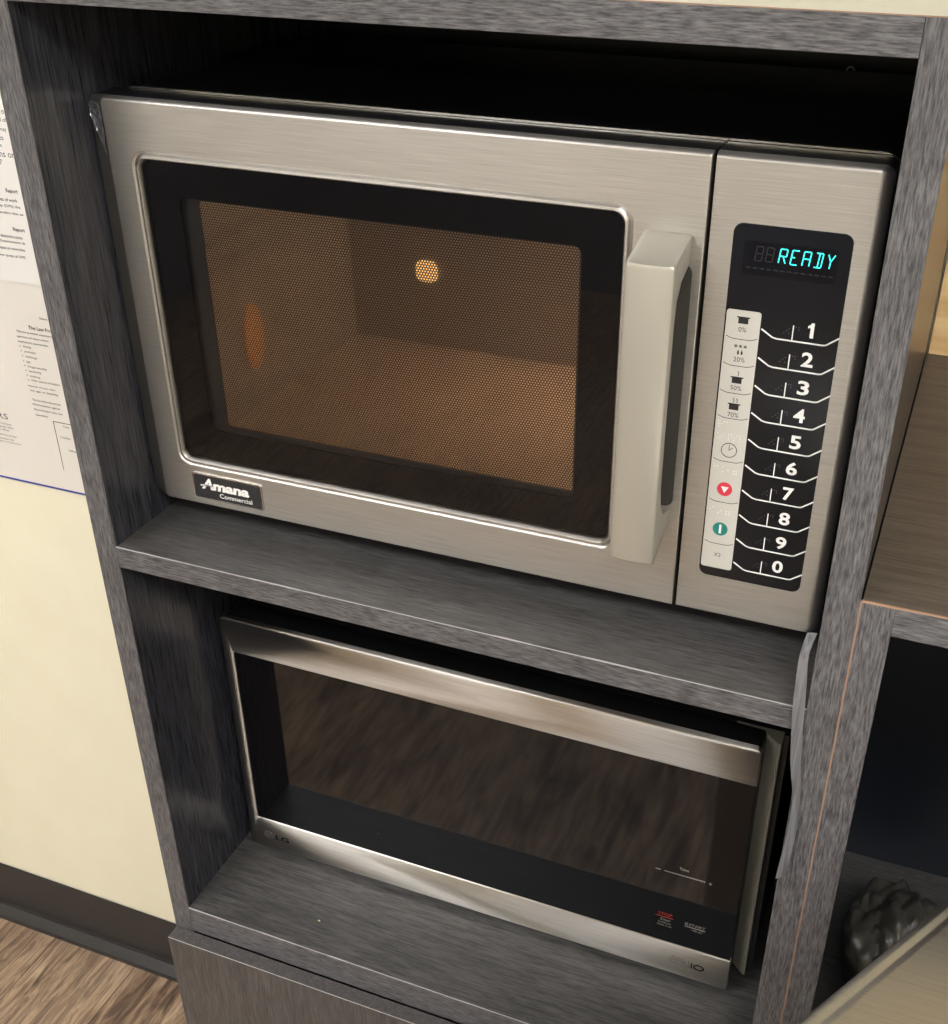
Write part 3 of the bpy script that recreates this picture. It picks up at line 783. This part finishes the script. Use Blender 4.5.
bm = bmesh.new(); stroke(bm, [(0.5160 + 0.0013 * math.cos(2 * PI * i / 14), -0.3565 + 0.0013 * math.sin(2 * PI * i / 14)) for i in range(15)], 0.0005, yg, yg + 0.0002)
box(bm, 0.5145, 0.5340, yg, yg + 0.0002, -0.3603, -0.3595)
obj('start_mark', bm, M['pale'], gt)
text('START', 0.5185, -0.3580, yg, M['pale'], gt, 'key_lettering', w=0.0155, h=0.0032)
text('+30 sec.', 0.5210, -0.3640, yg, M['pale'], gt, 'key_lettering', w=0.0115, h=0.0024)
ysf = Y2 - 0.0003
text('LG', 0.0675, -0.4145, ysf, M['ink'], fr, 'maker_lettering', w=0.0165, h=0.0068, bold=0.03)
obj('logo_disc', disc(0.0590, -0.4108, 0.0054, ysf, ysf + 0.0002), M['ink_grey'], fr, label='round grey emblem')
bm = bmesh.new()
stroke(bm, [(0.0590 + 0.0038 * math.cos(math.radians(a)), -0.4108 + 0.0038 * math.sin(math.radians(a))) for a in range(100, 361, 20)], 0.0006, ysf - 0.0001, ysf)
stroke(bm, [(0.0628, -0.4108), (0.0606, -0.4108)], 0.0006, ysf - 0.0001, ysf)
stroke(bm, [(0.0590, -0.4088), (0.0590, -0.4128), (0.0604, -0.4128)], 0.0006, ysf - 0.0001, ysf)
obj('logo_face', bm, M['ink'], fr)
text('Smart', 0.5055, -0.4060, ysf, M['ink_grey'], fr, 'small_print', w=0.0120, h=0.0026)
text('INVERTER', 0.5030, -0.4098, ysf, M['ink_grey'], fr, 'small_print', w=0.0170, h=0.0026)
text('Magnetron 10', 0.5040, -0.4130, ysf, M['ink_grey'], fr, 'small_print', w=0.0150, h=0.0020)
obj('print_divider', bx(0.5226, 0.5229, ysf, ysf + 0.0002, -0.4140, -0.4045), M['ink_grey'], fr)
bm = bmesh.new(); box(bm, 0.5248, 0.5262, ysf, ysf + 0.0002, -0.4135, -0.4065)
stroke(bm, [(0.5325 + 0.0046 * math.cos(2 * PI * i / 28), -0.4102 + 0.0032 * math.sin(2 * PI * i / 28)) for i in range(29)], 0.0014, ysf, ysf + 0.0002)
obj('warranty_ten', bm, M['ink'], fr)
text('YEAR', 0.5260, -0.4140, ysf, M['ink_grey'], fr, 'small_print', w=0.0090, h=0.0014)
bm = bmesh.new()
for fx in (0.09, 0.53):
    for fy in (0.18, 0.40):
        bm = bmesh.new(); loft(bm, [[(fx + r * math.cos(2 * PI * i / 20), fy + r * math.sin(2 * PI * i / 20), z) for i in range(20)] for r, z in ((0.010, ZB + 0.0002), (0.012, ZB + 0.008), (0.012, -0.4238))], True, True)
        obj('rubber_foot', bm, M['black_plastic'], lg)

# ------------------------------------------------------------------ neighbouring base cabinet
nb = thing('base_cabinet', 'lower grey woodgrain cabinet with dark open front right of the tall cabinet', 'cabinet', (0.95, 0.22, FLOOR))
NX0, NX1, NXE = 0.6198, 0.6408, 1.30
obj('side_panel', bx(NX0, NX1, 0.0012, WALL_Y - 0.004, FLOOR, CNT - 0.0221), M['lam_side_shaded'], nb)
obj('edge_band', bx(NX0, NX1, 0, 0.0012, FLOOR, CNT - 0.0012, bev=0.0003, seg=1), M['lam_v'], nb)
obj('side_panel', bx(NXE - 0.021, NXE, 0.0012, WALL_Y - 0.004, FLOOR, CNT - 0.0221), M['lam_side_shaded'], nb)
tn = obj('top_panel', bx(NX0, NXE, 0.0012, WALL_Y - 0.001, CNT - 0.0221, CNT), M['lam_top'], nb, label='brown-grey laminate top')
obj('edge_band', bx(NX1, NXE, 0, 0.0012, CNT - 0.0221, CNT - 0.0006, bev=0.0003, seg=1), M['lam_h'], tn)
obj('raw_edge', bx(NX0, NXE, 0.0001, 0.0018, CNT - 0.0010, CNT + 0.0001), M['raw_board'], tn, label='thin raw orange front edge')
obj('raw_edge', bx(X1 + 0.0001, NX0 - 0.0001, 0.0004, 0.003, FLOOR + 0.1, CNT - 0.0005), M['raw_board'], nb, label='raw orange joint line')
obj('back_panel', bx(NX1, NXE - 0.021, 0.444, 0.452, FLOOR + 0.1, CNT - 0.0222), M['black_back'], nb, label='black back panel')
obj('shelf', bx(NX1, NXE - 0.021, 0.004, 0.444, -0.56, -0.54), M['lam_shelf'], nb)
# pine board at the back of the counter
pb = thing('pine_board', 'pale knotty pine board standing on the base cabinet top against the wall', 'board', (0.95, 0.45, CNT))
obj('board', bx(0.6206, 1.25, 0.4480, 0.4600, CNT + 0.0004, 0.62, bev=0.0008), M['pine'], pb)
# black bin and crumpled plastic in the dark opening
bg = thing('plastic_bag', 'crumpled grey plastic bag in the dark opening of the base cabinet', 'bag', (0.70, 0.26, -0.54))
bm = bmesh.new(); bmesh.ops.create_icosphere(bm, subdivisions=5, radius=1)
for v in bm.verts:
    p = v.co.copy(); n = mnoise.turbulence(p * 1.3 + Vector((3, 1, 2)), 3, True, noise_basis='PERLIN_ORIGINAL')
    k = 0.85 + 0.22 * n
    v.co = Vector((0.705 + p.x * 0.050 * k, 0.26 + p.y * 0.08 * k, -0.54 + max(0.0002, (p.z * 0.5 + 0.5) * 0.12 * k)))
obj('bag', bm, M['bag'], bg, smooth=True)

# steel appliance standing in front, turned
P0 = Vector((0.632, -0.217)); dv = Vector((0.497, 0.868)).normalized(); nv = Vector((dv.y, -dv.x)); ZS = -0.05
sa = thing('steel_appliance', 'brushed stainless steel appliance with rounded top edge cutting across the bottom right corner', 'appliance', (0.75, -0.35, FLOOR))
A0, A1, B1 = -0.42, 0.185, 0.46
def fr_(a, b, z): p = P0 + dv * a + nv * b; return (p.x, p.y, z)
def rloop(ins, z, r):
    r = max(r, 1e-4); P = []
    for ca, cb, a0 in ((A1 - ins - r, B1 - ins - r, 0), (A0 + ins + r, B1 - ins - r, 90), (A0 + ins + r, ins + r, 180), (A1 - ins - r, ins + r, 270)):
        for i in range(7):
            a = math.radians(a0 + 90 * i / 6); P.append(fr_(ca + r * math.cos(a), cb + r * math.sin(a), z))
    return P
bm = bmesh.new()
loops = [rloop(0.002, FLOOR + 0.03, 0.012), rloop(0.002, ZS - 0.014, 0.012)]
obj_b = loft(bm, loops, True, True)
obj('body', bm, M['steel_big'], sa, smooth=True)
bm = bmesh.new(); loops = []
for k in range(7):
    a = math.radians(-40 + 130 * k / 6); loops.append(rloop(0.006 - 0.006 * math.cos(a), ZS - 0.006 + 0.006 * math.sin(a), 0.012))
loops.append(rloop(0.0085, ZS - 0.0012, 0.010)); loops.append(rloop(0.0100, ZS - 0.0012, 0.009)); loops.append(rloop(0.0115, ZS - 0.0004, 0.008)); loops.append(rloop(0.014, ZS - 0.0002, 0.006))
loft(bm, [rloop(0.004, ZS - 0.0138, 0.012)] + loops, True, True)
obj('top', bm, M['steel_big'], sa, smooth=True, label='satin steel top with rolled edge')
bm = bmesh.new()
for a in (A0 + 0.05, A1 - 0.05):
    for b in (0.05, B1 - 0.05):
        c = fr_(a, b, 0); bm = bmesh.new()
        loft(bm, [[(c[0] + 0.018 * math.cos(2 * PI * i / 16), c[1] + 0.018 * math.sin(2 * PI * i / 16), z) for i in range(16)] for z in (FLOOR + 0.0002, FLOOR + 0.0298)], True, True)
        obj('foot', bm, M['black_plastic'], sa)

# ------------------------------------------------------------------ posters on the wall
po = thing('wall_poster', 'laminated employment law poster with blue bottom edge on the wall left of the cabinet', 'poster', (-0.55, 0.460, -0.2786))
bm = bmesh.new(); nn = 30; rws = []; zs_ = [0.35, 0.0, -0.15, -0.2, -0.22, -0.24, -0.255, -0.27, -0.2756, -0.2786]
def bow_(z): return 0.4588 - (0 if z > -0.2 else 0.0012 * (1 - (z + 0.2786) / 0.0786) ** 2)
for z, dy in [(z, 0) for z in zs_] + [(z, 0.0003) for z in reversed(zs_)]:
    rws.append([bm.verts.new((-0.95 + 0.75 * i / nn, bow_(z) + dy, z)) for i in range(nn + 1)])
rws.append(rws[0])
for k, (r, s_) in enumerate(zip(rws, rws[1:])):
    for i in range(nn): bm.faces.new((r[i], r[i + 1], s_[i + 1], s_[i])).material_index = 1 if k == len(zs_) - 2 else 0
obj('sheet', bm, [M['poster'], M['blue']], po)
YP = 0.4584
LO = [(-0.4524, -0.0251, 'Notice'), (-0.4958, -0.0489, 'This law prohibits employers'), (-0.4967, -0.0559, 'agencies and labor unions'), (-0.4969, -0.0628, 'employment opportunities'),
      (-0.4898, -0.0694, 'hiring'), (-0.4897, -0.0763, 'promotion'), (-0.4894, -0.0833, 'discharge'), (-0.4900, -0.0911, 'pay'), (-0.4897, -0.0974, 'fringe benefits'), (-0.4897, -0.1038, 'membership'),
      (-0.4899, -0.1110, 'training'), (-0.4894, -0.1166, 'other aspects of employ'), (-0.4964, -0.1249, 'because of race, color'), (-0.4954, -0.1320, 'sex, age, or disability'),
      (-0.4950, -0.1450, 'The law Enforcement law'), (-0.4957, -0.1525, 'Discrimination against'), (-0.4953, -0.1598, 'Discrimination laws may'), (-0.4950, -0.1671, 'Commission'),
      (-0.4519, -0.1773, 'Texas'), (-0.4602, -0.1953, 'Complete'), (-0.4508, -0.2132, 'Office')]
for x, z, s in LO: text(s, x, z, YP, M['ink_grey'], po, 'print_line', w=0.00205 * len(s), h=0.0036 if any(c in s for c in 'pgyj') else 0.0029, bold=0.01)
text('The Law Prohibits', -0.4744, -0.0415, YP, M['ink_grey'], po, 'print_heading', h=0.0052, bold=0.02)
bm = bmesh.new()
for i in range(8): loft(bm, [[(-0.4951 + 0.0008 * math.cos(2 * PI * k / 10) + i * 0.00017, y, -0.0675 - 0.00681 * i + 0.0008 * math.sin(2 * PI * k / 10)) for k in range(10)] for y in (YP + 0.0001, YP)], True, True)
obj('bullet_marks', bm, M['ink_grey'], po)
RS = [(-0.5892, -0.1927, 'Texas labor law'), (-0.5906, -0.1976, 'public office in'), (-0.5925, -0.2040, 'main line')]
text('ERS', -0.5720, -0.1826, YP, M['ink_grey'], po, 'print_heading', w=0.026, h=0.0085)
for z, w, s in ((-0.1915, 0.030, 'Texas Employees'), (-0.1962, 0.032, 'Retirement office'), (-0.2010, 0.024, 'main offices'), (-0.2090, 0.034, 'Workforce services'), (-0.2150, 0.028, 'Commission rules'), (-0.2200, 0.040, 'Division of employment')):
    text(s, -0.5730, z, YP, M['ink_grey'], po, 'print_line', w=w, h=0.0028)
bm = bmesh.new(); stroke(bm, [(-0.40, -0.1712), (-0.4670, -0.1712), (-0.4670, -0.2565), (-0.40, -0.2565), (-0.40, -0.1712)], 0.0009, YP, YP + 0.0002)
obj('printed_box', bm, M['ink_grey'], po)

pp = thing('paper_notice', 'plain white paper notice with bilingual print above the blue-edged poster on the left wall', 'notice', (-0.55, 0.456, 0.0215))
obj('sheet', bx(-0.95, -0.20, 0.4562, 0.4566, 0.0215, 0.42), M['paper'], pp)
YU = 0.4561
UP = [(-0.4645, 0.2275, 'Office or call'), (-0.4706, 0.2170, 'your local office.'), (-0.4767, 0.2063, 'Workers may'), (-0.4763, 0.1972, 'ual Lines'), (-0.4762, 0.1874, 'Illegally in'), (-0.4760, 0.1776, 'eturns on'), (-0.4756, 0.1683, '255-7')]
for x, z, s in UP: text(s, x, z, YU, M['ink_grey'], pp, 'print_line', h=0.0062, bold=0.005)
for x, z in ((-0.4598, 0.1340), (-0.4617, 0.0868)): text('Report', x, z, YU, M['ink_grey'], pp, 'print_heading', h=0.0062, bold=0.03)
UPS = [(-0.4920, 0.1243, 'Statements of work'), (-0.4845, 0.1162, 'Safety (DPS) the'), (-0.4900, 0.1077, 'for sending this as'), (-0.4836, 0.0787, 'denuncie como'), (-0.4862, 0.0715, 'Departamento de'), (-0.4917, 0.0633, 'Texas en www.dws'), (-0.5008, 0.0533, 'he una queja al DPS')]
for x, z, s in UPS: text(s, x, z, YU, M['ink_grey'], pp, 'print_line', w=0.0026 * len(s), h=0.0042, bold=0.02)
